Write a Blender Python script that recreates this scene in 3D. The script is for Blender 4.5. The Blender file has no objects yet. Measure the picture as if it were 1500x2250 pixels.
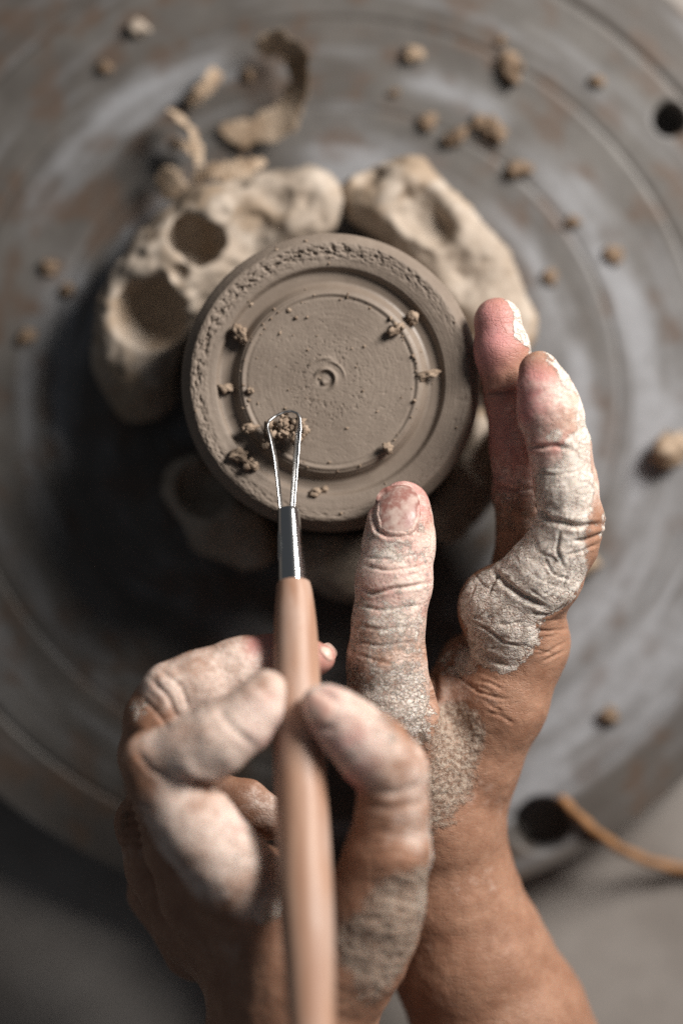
import bpy, bmesh, math, random
import numpy as np
from mathutils import Vector
from mathutils.bvhtree import BVHTree

# ------------------------------------------------------------------ camera, world, light, exposure
SC = bpy.context.scene
CAMH, FPX = 670.0, 4260.0            # camera height (mm), focal length in photo pixels
FOCUS = 79.0                         # height of the plane in focus (mm)
cam_d = bpy.data.cameras.new('camera'); cam = bpy.data.objects.new('camera', cam_d)
SC.collection.objects.link(cam); SC.camera = cam
cam.location = (0, 0, CAMH * .001)   # looks straight down on the wheel
cam_d.sensor_fit = 'VERTICAL'; cam_d.sensor_height = 36; cam_d.sensor_width = 24
cam_d.lens = FPX * 36 / 2250
cam_d.clip_start = .01; cam_d.clip_end = 20
cam_d.dof.use_dof = True; cam_d.dof.focus_distance = (CAMH - FOCUS) * .001
cam_d.dof.aperture_fstop = 1.9; cam_d.dof.aperture_blades = 0

W = bpy.data.worlds.new('World'); SC.world = W; W.use_nodes = True
bg = W.node_tree.nodes['Background']
bg.inputs[0].default_value = (.86, .92, 1.0, 1); bg.inputs[1].default_value = .075

def area(name, az, el, dist, size, power, col):
    d = bpy.data.lights.new(name, 'AREA'); o = bpy.data.objects.new(name, d)
    SC.collection.objects.link(o)
    a, e = math.radians(az), math.radians(el)
    v = Vector((math.cos(a) * math.cos(e), math.sin(a) * math.cos(e), math.sin(e)))
    o.location = v * dist
    o.rotation_euler = v.to_track_quat('Z', 'Y').to_euler()
    d.shape = 'RECTANGLE'; d.size = size[0]; d.size_y = size[1]; d.energy = power; d.color = col
    return o
area('window_light', 41, 36, .85, (.23, .38), 14.5, (1.0, .95, .89))
SC.view_settings.view_transform = 'Standard'; SC.view_settings.look = 'None'
SC.view_settings.exposure = 0.0; SC.view_settings.gamma = 1.0
SC.render.engine = 'CYCLES'
SC.cycles.use_denoising = False
COL = SC.collection
rng = np.random.default_rng(7)

# ------------------------------------------------------------------ helpers
def spx(z): return FPX / (CAMH - z)                       # photo pixels per mm at height z
def P(px, py, z):                                          # photo pixel at height z -> mm
    s = spx(z); return np.array([(px - 750) / s, -(py - 1125) / s, z])
def to_px(v):
    s = FPX / (CAMH - v[:, 2]); return v[:, 0] * s + 750, 1125 - v[:, 1] * s

def _hash(ix, iy, iz, seed):
    h = (ix.astype(np.int64) * 374761393 + iy.astype(np.int64) * 668265263 + iz.astype(np.int64) * 2147483647 + seed * 974711) & 0xffffffff
    h = ((h ^ (h >> 13)) * 1274126177) & 0xffffffff
    h = ((h ^ (h >> 16)) * 2246822519) & 0xffffffff
    return ((h ^ (h >> 15)) & 0xffff) / 65535.0
def vnoise(p, seed=0):                                     # value noise, 0..1, p (N,3)
    f = np.floor(p); t = p - f; t = t * t * (3 - 2 * t); i = f.astype(np.int64)
    r = 0
    for dx in (0, 1):
        wx = t[:, 0] if dx else 1 - t[:, 0]
        for dy in (0, 1):
            wy = t[:, 1] if dy else 1 - t[:, 1]
            for dz in (0, 1):
                wz = t[:, 2] if dz else 1 - t[:, 2]
                r = r + wx * wy * wz * _hash(i[:, 0] + dx, i[:, 1] + dy, i[:, 2] + dz, seed)
    return r
def fbm(p, seed=0, oct=4):
    r = 0; a = .5; n = 0
    for o in range(oct):
        r = r + a * vnoise(p * (2.03 ** o) + o * 17.3, seed + o); n += a; a *= .5
    return r / n
def sstep(a, b, x):
    t = np.clip((x - a) / (b - a), 0, 1); return t * t * (3 - 2 * t)

def mesh_np(name, v, f, smooth=True):
    me = bpy.data.meshes.new(name)
    v = np.asarray(v, np.float32) * .001
    f = np.asarray(f, np.int32); n, k = f.shape
    me.vertices.add(len(v)); me.vertices.foreach_set('co', v.ravel())
    me.loops.add(n * k); me.loops.foreach_set('vertex_index', f.ravel())
    me.polygons.add(n); me.polygons.foreach_set('loop_start', np.arange(0, n * k, k, dtype=np.int32))
    me.update(calc_edges=True)
    if smooth: me.polygons.foreach_set('use_smooth', np.ones(n, bool))
    me.validate()
    return me
def attr(me, name, vals):
    a = me.attributes.new(name, 'FLOAT', 'POINT'); a.data.foreach_set('value', np.asarray(vals, np.float32))
def vnormals(v, f):
    a = v[f[:, 2]] - v[f[:, 0]]; b = v[f[:, -1]] - v[f[:, 1]]
    n = np.cross(a, b); N = np.zeros_like(v)
    for c in range(f.shape[1]):
        for k in range(3): N[:, k] += np.bincount(f[:, c], n[:, k], len(v))
    return N / (np.linalg.norm(N, axis=1)[:, None] + 1e-9)
def link(name, me, mat, parent=None, **props):
    o = bpy.data.objects.new(name, me); COL.objects.link(o)
    if mat is not None and me is not None: me.materials.append(mat)
    if parent is not None: o.parent = parent
    for k, val in props.items(): o[k] = val
    return o
def thing(name, label, cat, loc=(0, 0, 0), group=None):
    o = bpy.data.objects.new(name, None); COL.objects.link(o); o.empty_display_size = .01
    o.location = loc; o['label'] = label; o['category'] = cat
    if group: o['group'] = group
    return o
def recenter(o):                                           # origin to the base of the mesh
    me = o.data; n = len(me.vertices); co = np.empty(n * 3, np.float32); me.vertices.foreach_get('co', co)
    co = co.reshape(-1, 3); c = np.array([(co[:, 0].min() + co[:, 0].max()) / 2, (co[:, 1].min() + co[:, 1].max()) / 2, co[:, 2].min()], np.float32)
    me.vertices.foreach_set('co', (co - c).ravel()); me.update()
    o.location = Vector(c) + o.location

# ---- signed distance fields -> mesh
class Field:
    def __init__(s, lo, hi, h):
        s.lo = np.array(lo, float); s.h = h
        s.n = np.ceil((np.array(hi) - s.lo) / h).astype(int) + 1
        s.F = np.full(s.n, 50, np.float32)
    def box(s, lo, hi):
        a = np.clip(np.floor((lo - s.lo) / s.h).astype(int), 0, s.n); b = np.clip(np.ceil((hi - s.lo) / s.h).astype(int) + 1, 0, s.n)
        return tuple(slice(x, y) for x, y in zip(a, b))
    def grid(s, sl):
        return [(np.arange(q.start, q.stop) * s.h + s.lo[i]).astype(np.float32).reshape([-1 if j == i else 1 for j in range(3)]) for i, q in enumerate(sl)]
def smin(a, b, k):
    if k <= 0: return np.minimum(a, b)
    h = np.clip(.5 + .5 * (b - a) / k, 0, 1); return b + (a - b) * h - k * h * (1 - h)
def capsule(g, a, b, ra, rb):
    ab = b - a; L = float(ab @ ab) + 1e-9
    px, py, pz = g[0] - a[0], g[1] - a[1], g[2] - a[2]
    t = np.clip((px * ab[0] + py * ab[1] + pz * ab[2]) / L, 0, 1)
    return np.sqrt((px - t * ab[0]) ** 2 + (py - t * ab[1]) ** 2 + (pz - t * ab[2]) ** 2) - (ra + t * (rb - ra))
def chain_eval(F, pts, k=2.0, margin=9.0):
    """pts: list of (xyz mm, radius mm); returns slices, distances"""
    A = np.array([p for p, _ in pts]); R = np.array([r for _, r in pts])
    sl = F.box((A - R[:, None]).min(0) - margin, (A + R[:, None]).max(0) + margin)
    g = F.grid(sl); out = np.full([q.stop - q.start for q in sl], 50, np.float32)
    for i in range(len(pts) - 1):
        lo = np.minimum(A[i] - R[i], A[i + 1] - R[i + 1]) - margin; hi = np.maximum(A[i] + R[i], A[i + 1] + R[i + 1]) + margin
        s2 = F.box(lo, hi); rel = tuple(slice(q.start - w.start, q.stop - w.start) for q, w in zip(s2, sl))
        d = capsule(F.grid(s2), A[i], A[i + 1], R[i], R[i + 1]).astype(np.float32)
        out[rel] = smin(out[rel], d, k)
    return sl, out
def surface_nets(F, lo, h):
    S = F < 0
    c = np.zeros([n - 1 for n in F.shape], np.uint8)
    for d in np.ndindex(2, 2, 2):
        c += S[d[0]:F.shape[0] - 1 + d[0], d[1]:F.shape[1] - 1 + d[1], d[2]:F.shape[2] - 1 + d[2]]
    act = (c > 0) & (c < 8); idx = np.argwhere(act); ids = np.full(c.shape, -1, np.int32); ids[act] = np.arange(len(idx))
    corner = {d: F[idx[:, 0] + d[0], idx[:, 1] + d[1], idx[:, 2] + d[2]] for d in np.ndindex(2, 2, 2)}
    acc = np.zeros((len(idx), 3)); cnt = np.zeros(len(idx))
    for d in np.ndindex(2, 2, 2):
        for ax in range(3):
            if d[ax]: continue
            e = list(d); e[ax] = 1; e = tuple(e); a, b = corner[d], corner[e]
            m = (a < 0) != (b < 0); t = np.where(m, a / np.where(m, a - b, 1), 0)
            p = np.tile(np.array(d, float), (len(idx), 1)); p[:, ax] += t
            acc[m] += p[m]; cnt[m] += 1
    v = (idx + acc / cnt[:, None]) * h + lo
    quads = []
    for ax in range(3):
        o1, o2 = [(1, 2), (2, 0), (0, 1)][ax]
        sl0 = [slice(1, -1)] * 3; sl0[ax] = slice(0, -1); sl1 = list(sl0); sl1[ax] = slice(1, None)
        a, b = S[tuple(sl0)], S[tuple(sl1)]
        for flip in (0, 1):
            e = np.argwhere((a & ~b) if not flip else (~a & b))
            if not len(e): continue
            off = np.ones(3, int); off[ax] = 0; e = e + off
            def cell(i, j):
                q = e.copy(); q[:, o1] -= i; q[:, o2] -= j; return ids[q[:, 0], q[:, 1], q[:, 2]]
            q = np.stack([cell(1, 1), cell(0, 1), cell(0, 0), cell(1, 0)], 1)
            quads.append(q if not flip else q[:, ::-1])
    q = np.concatenate(quads); return v, q[(q >= 0).all(1)]
def relax(v, f, it=2, w=.5):
    E = np.concatenate([f[:, [i, (i + 1) % 4]] for i in range(4)])
    n = len(v); deg = np.bincount(E[:, 0], minlength=n) + np.bincount(E[:, 1], minlength=n)
    for _ in range(it):
        m = np.stack([np.bincount(E[:, 0], v[E[:, 1], k], n) + np.bincount(E[:, 1], v[E[:, 0], k], n) for k in range(3)], 1) / np.maximum(deg, 1)[:, None]
        v = v + w * (m - v)
    return v
def crease(v, N, pts, width, depth, zmin=-99, ridge=.18, nz=.0):
    """press a fold (polyline of photo pixels on the upward side) into the skin; width, depth in mm"""
    x, y = to_px(v); sc = FPX / (CAMH - v[:, 2]); pts = np.array(pts, float)
    # smooth the polyline
    t = np.linspace(0, len(pts) - 1, len(pts) * 6); pts = np.stack([np.interp(t, np.arange(len(pts)), pts[:, i]) for i in range(2)], 1)
    lo, hi = pts.min(0) - 40, pts.max(0) + 40
    m = np.where((x > lo[0]) & (x < hi[0]) & (y > lo[1]) & (y < hi[1]) & (N[:, 2] > nz) & (v[:, 2] > zmin))[0]
    if not len(m): return
    q = np.stack([x[m], y[m]], 1); best = np.full(len(m), 1e9); bt = np.zeros(len(m))
    for i in range(len(pts) - 1):
        a, b = pts[i], pts[i + 1]; ab = b - a; tt = np.clip(((q - a) @ ab) / (ab @ ab + 1e-9), 0, 1)
        d = np.linalg.norm(q - a - tt[:, None] * ab, axis=1); g = d < best; best[g] = d[g]; bt[g] = (i + tt[g]) / (len(pts) - 1)
    d = best / sc[m]; fade = np.clip(np.minimum(bt, 1 - bt) * 5 + .15, 0, 1)
    disp = (-depth * np.exp(-(d / width) ** 2) + ridge * depth * np.exp(-((d - 2.0 * width) / (1.2 * width)) ** 2)) * fade
    v[m] += N[m] * disp[:, None]
def blobs(v, L, base=0.0):
    """L: (px,py,z,radius px,value); positive values add, negative clear; distances in space (mm)"""
    c = np.full(len(v), base)
    for px, py, z, r, val in L:
        p = P(px, py, z); d = np.linalg.norm(v - p, axis=1) * spx(z) / r
        w = sstep(1.0, .45, d)
        c = np.where(val > 0, 1 - (1 - c) * (1 - val * w), c * (1 + val * w)) if True else c
    return c

# ------------------------------------------------------------------ materials
class NT:
    def __init__(s, name):
        s.m = bpy.data.materials.new(name); s.m.use_nodes = True; s.t = s.m.node_tree; s.b = s.t.nodes['Principled BSDF']
    def n(s, ty, **kw):
        o = s.t.nodes.new(ty)
        for k, v in kw.items():
            if k.startswith('i_'): 
                key = k[2:]; o.inputs[int(key) if key.isdigit() else key].default_value = v
            else: setattr(o, k, v)
        return o
    def l(s, a, b): s.t.links.new(a, b)
    def coord(s, scale=(1, 1, 1), distort=0, dscale=100):
        tc = s.n('ShaderNodeTexCoord'); out = tc.outputs['Object']
        if distort:
            nz = s.noise(out, dscale, 3); sub = s.n('ShaderNodeVectorMath', operation='MULTIPLY_ADD'); s.l(nz.outputs['Color'], sub.inputs[0])
            sub.inputs[1].default_value = (distort,) * 3; s.l(out, sub.inputs[2]); out = sub.outputs[0]
        if scale != (1, 1, 1):
            mp = s.n('ShaderNodeMapping'); mp.inputs['Scale'].default_value = scale; s.l(out, mp.inputs[0]); out = mp.outputs[0]
        return out
    def noise(s, vec, scale, detail=4, rough=.55):
        o = s.n('ShaderNodeTexNoise'); o.inputs['Scale'].default_value = scale; o.inputs['Detail'].default_value = detail; o.inputs['Roughness'].default_value = rough
        s.l(vec, o.inputs['Vector']); return o
    def voro(s, vec, scale, feat='DISTANCE_TO_EDGE', rnd=1.0):
        o = s.n('ShaderNodeTexVoronoi'); o.feature = feat; o.inputs['Scale'].default_value = scale; o.inputs['Randomness'].default_value = rnd
        s.l(vec, o.inputs['Vector']); return o.outputs[0]
    def ramp(s, val, a, b, lo=0.0, hi=1.0):
        o = s.n('ShaderNodeMapRange'); o.interpolation_type = 'SMOOTHSTEP'
        s.l(val, o.inputs['Value']); o.inputs['From Min'].default_value = a; o.inputs['From Max'].default_value = b
        o.inputs['To Min'].default_value = lo; o.inputs['To Max'].default_value = hi; return o.outputs[0]
    def math(s, op, a, b=None, c=None):
        o = s.n('ShaderNodeMath', operation=op)
        for i, x in enumerate((a, b, c)):
            if x is None: continue
            if isinstance(x, (int, float)): o.inputs[i].default_value = x
            else: s.l(x, o.inputs[i])
        return o.outputs[0]
    def mix(s, f, a, b):
        o = s.n('ShaderNodeMix', data_type='RGBA')
        for k, x in ((0, f), (6, a), (7, b)):
            if isinstance(x, (int, float)): o.inputs[k].default_value = x
            elif isinstance(x, tuple): o.inputs[k].default_value = (*x, 1)
            else: s.l(x, o.inputs[k])
        return o.outputs[2]
    def attr(s, name):
        o = s.n('ShaderNodeAttribute'); o.attribute_name = name; return o.outputs['Fac']
    def bump(s, h, strength, dist, normal=None):
        o = s.n('ShaderNodeBump'); o.inputs['Strength'].default_value = strength; o.inputs['Distance'].default_value = dist
        s.l(h, o.inputs['Height'])
        if normal is not None: s.l(normal, o.inputs['Normal'])
        return o.outputs[0]
    def out(s, color=None, rough=None, normal=None, metal=None, spec=None):
        for k, x in (('Base Color', color), ('Roughness', rough), ('Normal', normal), ('Metallic', metal), ('Specular IOR Level', spec)):
            if x is None: continue
            if isinstance(x, (int, float)): s.b.inputs[k].default_value = x
            elif isinstance(x, tuple): s.b.inputs[k].default_value = (*x, 1)
            else: s.l(x, s.b.inputs[k])
        return s.m

def mat_skin():
    s = NT('clay_dusted_skin'); co = s.coord()
    big = s.noise(co, 90, 4).outputs[0]; mid = s.noise(co, 420, 5, .65).outputs[0]; fine = s.noise(co, 1500, 4, .6).outputs[0]
    clay, pink, crust, dust = s.attr('clay'), s.attr('pink'), s.attr('crust'), s.attr('dust')
    skin = s.mix(s.ramp(big, .3, .7), (.275, .142, .09), (.37, .208, .138))
    skin = s.mix(s.math('MULTIPLY', s.ramp(mid, .35, .75), .35), skin, (.24, .10, .055))
    skin = s.mix(s.math('MULTIPLY', pink, s.ramp(big, .2, .6, .65, 1)), skin, (.56, .255, .245))
    # wrinkles of the skin: meandering folds across the fingers, finer cross-hatch, a few cracked plates
    def fold(scale, vec, w, det=2):
        o = s.noise(vec, 1.0, det, .5); return s.ramp(s.math('ABSOLUTE', s.math('SUBTRACT', o.outputs[0], .5)), 0, w, 1, 0)
    f1 = fold(1, s.coord((170, 420, 260)), .030); f2 = fold(1, s.coord((420, 260, 300), .0012, 300), .032); f3 = fold(1, s.coord((260, 760, 420)), .045, 3)
    w3 = s.voro(s.coord((1, 1.25, 1), .0055, 150), 205); l3 = s.ramp(w3, .0, .05, 1, 0)
    gate = s.ramp(s.noise(co, 130, 3).outputs[0], .38, .60)
    hatch = s.attr('hatch')
    wh = s.voro(s.coord((1, 1.5, 1), .0046, 190), 470); wk = fold(1, s.coord((330, 560, 420), .0015, 240), .05, 2)
    lh = s.math('MULTIPLY', s.math('MAXIMUM', s.math('MULTIPLY', s.ramp(wh, .0, .075, 1, 0), s.ramp(s.noise(co, 200, 3).outputs[0], .35, .6, .25, 1)), s.math('MULTIPLY', wk, .8)), hatch)
    lines = s.math('MAXIMUM', lh, s.math('MAXIMUM', f1, s.math('MAXIMUM', s.math('MULTIPLY', f2, .8), s.math('MULTIPLY', f3, .6))))
    # dust: thin pale film, lets the skin through in the folds
    dn = s.math('ADD', s.math('MULTIPLY', dust, .80), s.math('MULTIPLY', s.math('SUBTRACT', s.noise(co, 300, 6, .7).outputs[0], .5), .7))
    dn = s.math('ADD', dn, s.math('MULTIPLY', s.math('SUBTRACT', s.noise(co, 75, 3, .5).outputs[0], .52), 1.6))
    dm = s.math('MULTIPLY', s.ramp(dn, .10, .95), .95)
    dm = s.math('MULTIPLY', dm, s.math('SUBTRACT', 1, s.math('MAXIMUM', s.math('MULTIPLY', lines, .42), s.math('MULTIPLY', lh, .72))))
    c = s.mix(dm, skin, (.74, .60, .525))
    # dried clay coat: broken edge, cracked plates
    e = s.math('ADD', clay, s.math('MULTIPLY', s.math('SUBTRACT', s.noise(co, 260, 8, .75).outputs[0], .5), 1.7))
    cm = s.ramp(e, .45, .57)
    crack = s.math('MAXIMUM', s.math('MAXIMUM', s.math('MULTIPLY', lh, .8), s.math('MULTIPLY', l3, gate)), s.math('MULTIPLY', f1, .42))
    cm2 = s.math('MULTIPLY', cm, s.math('SUBTRACT', 1, s.math('MULTIPLY', crack, .78)))
    ccol = s.mix(s.ramp(mid, .3, .7), (.56, .48, .415), (.74, .68, .62))
    c = s.mix(s.math('MULTIPLY', cm2, .95), c, ccol)
    ce = s.math('ADD', crust, s.math('MULTIPLY', s.math('SUBTRACT', s.noise(co, 330, 6, .7).outputs[0], .5), 1.5))
    crm = s.ramp(ce, .32, .74)
    grit = s.noise(co, 720, 6, .75).outputs[0]
    crcol = s.mix(s.ramp(grit, .36, .62), (.18, .112, .078), (.52, .42, .34))
    c = s.mix(s.math('MULTIPLY', crm, s.math('SUBTRACT', 1, s.math('MULTIPLY', lines, .5))), c, crcol)
    h = s.math('SUBTRACT', s.math('MULTIPLY', fine, .25), s.math('ADD', f1, s.math('ADD', s.math('MULTIPLY', f2, .8), s.math('MULTIPLY', f3, .45))))
    h = s.math('MULTIPLY', h, s.math('ADD', .28, s.math('MULTIPLY', s.math('MAXIMUM', dust, s.math('MAXIMUM', clay, crust)), .8)))
    h = s.math('SUBTRACT', h, s.math('MULTIPLY', lh, 1.3))
    n1 = s.bump(h, .55, .00028)
    hc = s.math('ADD', s.math('MULTIPLY', cm2, .8), s.math('MULTIPLY', s.math('MULTIPLY', crm, grit), 2.6))
    hc = s.math('ADD', hc, s.math('MULTIPLY', cm, s.math('MULTIPLY', mid, .5)))
    n2 = s.bump(hc, .8, .0005, n1)
    rough = s.math('ADD', s.math('MULTIPLY', s.math('MAXIMUM', cm, crm), .28), .52)
    s.b.inputs['Subsurface Weight'].default_value = .12; s.b.inputs['Subsurface Radius'].default_value = (.004, .0015, .0008)
    s.b.inputs['Subsurface Scale'].default_value = .6
    return s.out(c, rough, n2, spec=.35)
def mat_nail():
    s = NT('dusty_fingernail'); co = s.coord()
    n = s.noise(co, 230, 5, .65).outputs[0]
    c = s.mix(s.ramp(n, .38, .66), (.27, .125, .105), (.47, .36, .315))
    return s.out(c, s.ramp(n, .4, .6, .35, .75), s.bump(n, .5, .0004), spec=.5)
def mat_nail_pale():
    s = NT('pale_fingernail'); co = s.coord(); n = s.noise(co, 260, 4).outputs[0]
    return s.out(s.mix(s.ramp(n, .35, .65), (.62, .36, .30), (.66, .50, .42)), .42, s.bump(n, .3, .0004))
def mat_clay(name, dark, light, s1=60, s2=700, bump=.35, rough=.75, tint=None, vary=(.3, .7)):
    s = NT(name); co = s.coord()
    a = s.noise(co, s1, 5, .6).outputs[0]; b = s.noise(co, s2, 5, .65).outputs[0]
    c = s.mix(s.ramp(a, *vary), dark, light)
    if tint: c = s.mix(s.math('MULTIPLY', s.ramp(s.noise(co, s1 * .9, 4).outputs[0], .46, .62), .8), c, tint)
    c = s.mix(s.math('MULTIPLY', s.ramp(b, .5, .75), .25), c, tuple(x * .72 for x in dark))
    return s.out(c, rough, s.bump(b, bump, .0006), spec=.3)
def mat_bowl():
    s = NT('leather_hard_clay'); co = s.coord()
    a = s.noise(co, 45, 5, .6).outputs[0]; b = s.noise(co, 1500, 4, .6).outputs[0]; m = s.noise(co, 420, 4, .6).outputs[0]
    sm = s.attr('smooth')
    c = s.mix(s.ramp(a, .3, .7), (.175, .138, .110), (.232, .187, .151))
    c = s.mix(s.math('MULTIPLY', s.ramp(m, .45, .75), .35), c, (.15, .115, .09))
    h = s.math('ADD', b, s.math('MULTIPLY', m, 1.5))
    nrm = s.n('ShaderNodeBump'); nrm.inputs['Distance'].default_value = .0004; s.l(h, nrm.inputs['Height'])
    s.l(s.ramp(sm, 0, 1, .32, .08), nrm.inputs['Strength'])
    return s.out(c, s.ramp(sm, 0, 1, .72, .42), nrm.outputs[0], spec=.4)
def mat_wheel():
    s = NT('slip_smeared_metal'); co = s.coord()
    pale, mud, ring = s.attr('slip'), s.attr('mud'), s.attr('ring')
    f = s.noise(co, 220, 5, .65).outputs[0]; g = s.noise(co, 38, 5, .6).outputs[0]
    c = s.mix(s.ramp(g, .3, .7), (.068, .061, .055), (.11, .102, .094))
    c = s.mix(s.math('MULTIPLY', ring, .55), c, (.060, .050, .043))
    c = s.mix(s.math('MULTIPLY', pale, s.ramp(f, .25, .6, .7, 1)), c, (.255, .26, .275))
    c = s.mix(s.math('MULTIPLY', mud, s.ramp(f, .3, .65, .5, 1)), c, (.085, .055, .038))
    return s.out(c, s.ramp(pale, 0, 1, .5, .62), s.bump(f, .25, .0006), spec=.4)
def mat_wood():
    s = NT('pale_turned_wood'); co = s.coord((1, 1, .07))
    a = s.noise(co, 420, 5, .6).outputs[0]; b = s.noise(s.coord((1, 1, .3)), 70, 4).outputs[0]; d = s.noise(s.coord(), 300, 5, .65).outputs[0]
    c = s.mix(s.ramp(a, .3, .7), (.32, .175, .115), (.44, .275, .195))
    c = s.mix(s.ramp(b, .40, .62), c, (.44, .31, .25))
    c = s.mix(s.math('MULTIPLY', s.ramp(d, .55, .75), .35), c, (.33, .17, .10))
    return s.out(c, .5, s.bump(a, .15, .0004), spec=.4)
def mat_metal():
    s = NT('polished_steel'); co = s.coord()
    f = s.noise(co, 600, 4).outputs[0]
    return s.out((.50, .50, .50), s.ramp(f, .3, .7, .24, .42), None, 1.0)
def mat_ferrule():
    s = NT('clay_smeared_ferrule'); co = s.coord()
    m = s.attr('slip'); f = s.noise(co, 500, 4).outputs[0]
    mm = s.ramp(s.math('ADD', m, s.math('MULTIPLY', s.math('SUBTRACT', f, .5), .25)), .46, .54)
    c = s.mix(mm, (.60, .60, .60), (.42, .43, .42))
    return s.out(c, s.math('ADD', s.math('MULTIPLY', mm, .5), .14), s.bump(mm, .4, .0003), s.math('SUBTRACT', 1, mm))
def mat_cord():
    s = NT('brown_cord'); f = s.noise(s.coord(), 500, 4).outputs[0]
    return s.out(s.mix(f, (.17, .08, .03), (.34, .17, .07)), .8, s.bump(f, .5, .0006))
M = dict(skin=mat_skin(), nail=mat_nail(), nail2=mat_nail_pale(), bowl=mat_bowl(), wheel=mat_wheel(), wood=mat_wood(), metal=mat_metal(),
         ferrule=mat_ferrule(), cord=mat_cord(),
         wad=mat_clay('soft_pale_clay', (.29, .235, .185), (.45, .39, .33), 55, 900, .25, .7, (.27, .195, .13)),
         crumb=mat_clay('crumbly_clay', (.19, .135, .095), (.37, .285, .215), 300, 1400, .5, .85),
         shaving=mat_clay('shaved_clay', (.22, .15, .095), (.46, .365, .275), 90, 900, .45, .8),
         mudcrumb=mat_clay('muddy_crumb', (.13, .088, .058), (.24, .17, .115), 300, 1400, .5, .85),
         pan=mat_clay('muddy_pan', (.17, .15, .135), (.28, .258, .24), 14, 300, .3, .7))

# ------------------------------------------------------------------ wheel and pan (the setting)
WC = P(728, 868, 0)[:2]                                    # wheel axis, mm
def polar_sheet(R, nr, na, fn, inner=0.0):
    r = np.concatenate([[inner], np.linspace(inner, R, nr + 1)[1:]]) if np.isscalar(R) else np.array(R)
    a = np.linspace(0, 2 * np.pi, na, endpoint=False)
    rr, aa = np.meshgrid(r, a, indexing='ij'); rr, aa = rr.ravel(), aa.ravel()
    k = len(r); i, j = np.meshgrid(np.arange(k - 1), np.arange(na), indexing='ij'); i, j = i.ravel(), j.ravel(); j2 = (j + 1) % na
    f = np.stack([i * na + j, (i + 1) * na + j, (i + 1) * na + j2, i * na + j2], 1)
    return rr, aa, f, (k, na)
def gauss(x, m, w): return np.exp(-((x - m) / w) ** 2)
def angd(a, b): return np.abs((a - b + np.pi) % (2 * np.pi) - np.pi)
RW = 180.0
r_top = np.arange(0.5, RW - .2, .75); r_side = np.array([RW - .1, RW, RW + .05, RW])
rr, aa, ff, (k, na) = polar_sheet(np.concatenate([r_top, r_side]), 0, 900, None)
z = np.zeros_like(rr)
for g0, wd, dp in ((99.4, .6, .7), (130.3, .6, .8), (158.8, .75, 1.2)): z -= dp * gauss(rr, g0, wd)
q = np.stack([np.cos(aa) * rr / 26, np.sin(aa) * rr / 26, rr / 26], 1)
arcq = np.stack([np.cos(aa) * 3.2, np.sin(aa) * 3.2, rr / 5.0], 1)
n1 = fbm(arcq, 3, 5); n2 = fbm(q, 9, 5)
z += (n2 - .5) * .5 + (fbm(arcq * 2.5, 21, 3) - .5) * .12
x, y = np.cos(aa) * rr + WC[0], np.sin(aa) * rr + WC[1]
for hx, hy, hr, hd in ((1470, 262, 5.2, 14), (1190, 1812, 9.0, 15)):
    h = P(hx, hy, 0); d = np.hypot(x - h[0], y - h[1]); z -= hd * sstep(hr + .9, hr - .9, d)
i_side = len(r_top) * na
z[i_side:i_side + na] = -.15; z[i_side + na:i_side + 2 * na] = -1; z[i_side + 2 * na:i_side + 3 * na] = -10; z[i_side + 3 * na:] = -16
me = mesh_np('wheel_head', np.stack([x, y, z], 1), ff)
arcs = 0
for r0, w0, a0, wa, s0 in ((84, 5, 40, 60, 1.0), (106, 8, 15, 38, 1.0), (120, 4.5, 128, 26, .8), (116, 8, -35, 45, .9), (140, 14, -38, 40, .8), (72, 6, 60, 60, .6), (88, 5, 150, 26, .6), (90, 10, -35, 40, .6), (152, 6, -50, 50, .7), (97, 8, 170, 25, .5), (112, 4, 68, 12, .8), (114, 4, 92, 9, .8)):
    arcs = arcs + s0 * gauss(rr, r0 + (n2 - .5) * 9, w0) * sstep(wa * 1.15, wa * .6, np.degrees(angd(aa, math.radians(a0))))
attr(me, 'slip', np.clip(arcs * sstep(.28, .58, n1 * .5 + n2 * .5) * 1.0 + .35 * sstep(.5, .75, n1), 0, 1))
attr(me, 'mud', np.clip(sstep(.50, .66, fbm(q * 2.4 + 4, 31, 5)) * .85, 0, 1) * sstep(0, 1, 1.2 - np.clip(arcs, 0, 1)))
attr(me, 'ring', np.clip(sstep(157, 161, rr) + .5 * sstep(.4, .62, fbm(arcq * .8, 55, 3)), 0, 1))
link('wheel_head', me, M['wheel'], kind='structure')
ground = []
rr, aa, ff, _ = polar_sheet(np.concatenate([np.linspace(1, 240, 60), np.linspace(250, 900, 20)]), 0, 96, None)
z = -26 + 2.0 * fbm(np.stack([np.cos(aa) * rr / 40, np.sin(aa) * rr / 40, rr * 0], 1), 5, 3)
link('splash_pan', mesh_np('splash_pan', np.stack([np.cos(aa) * rr + WC[0], np.sin(aa) * rr + WC[1], z], 1), ff), M['pan'], kind='structure')

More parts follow.
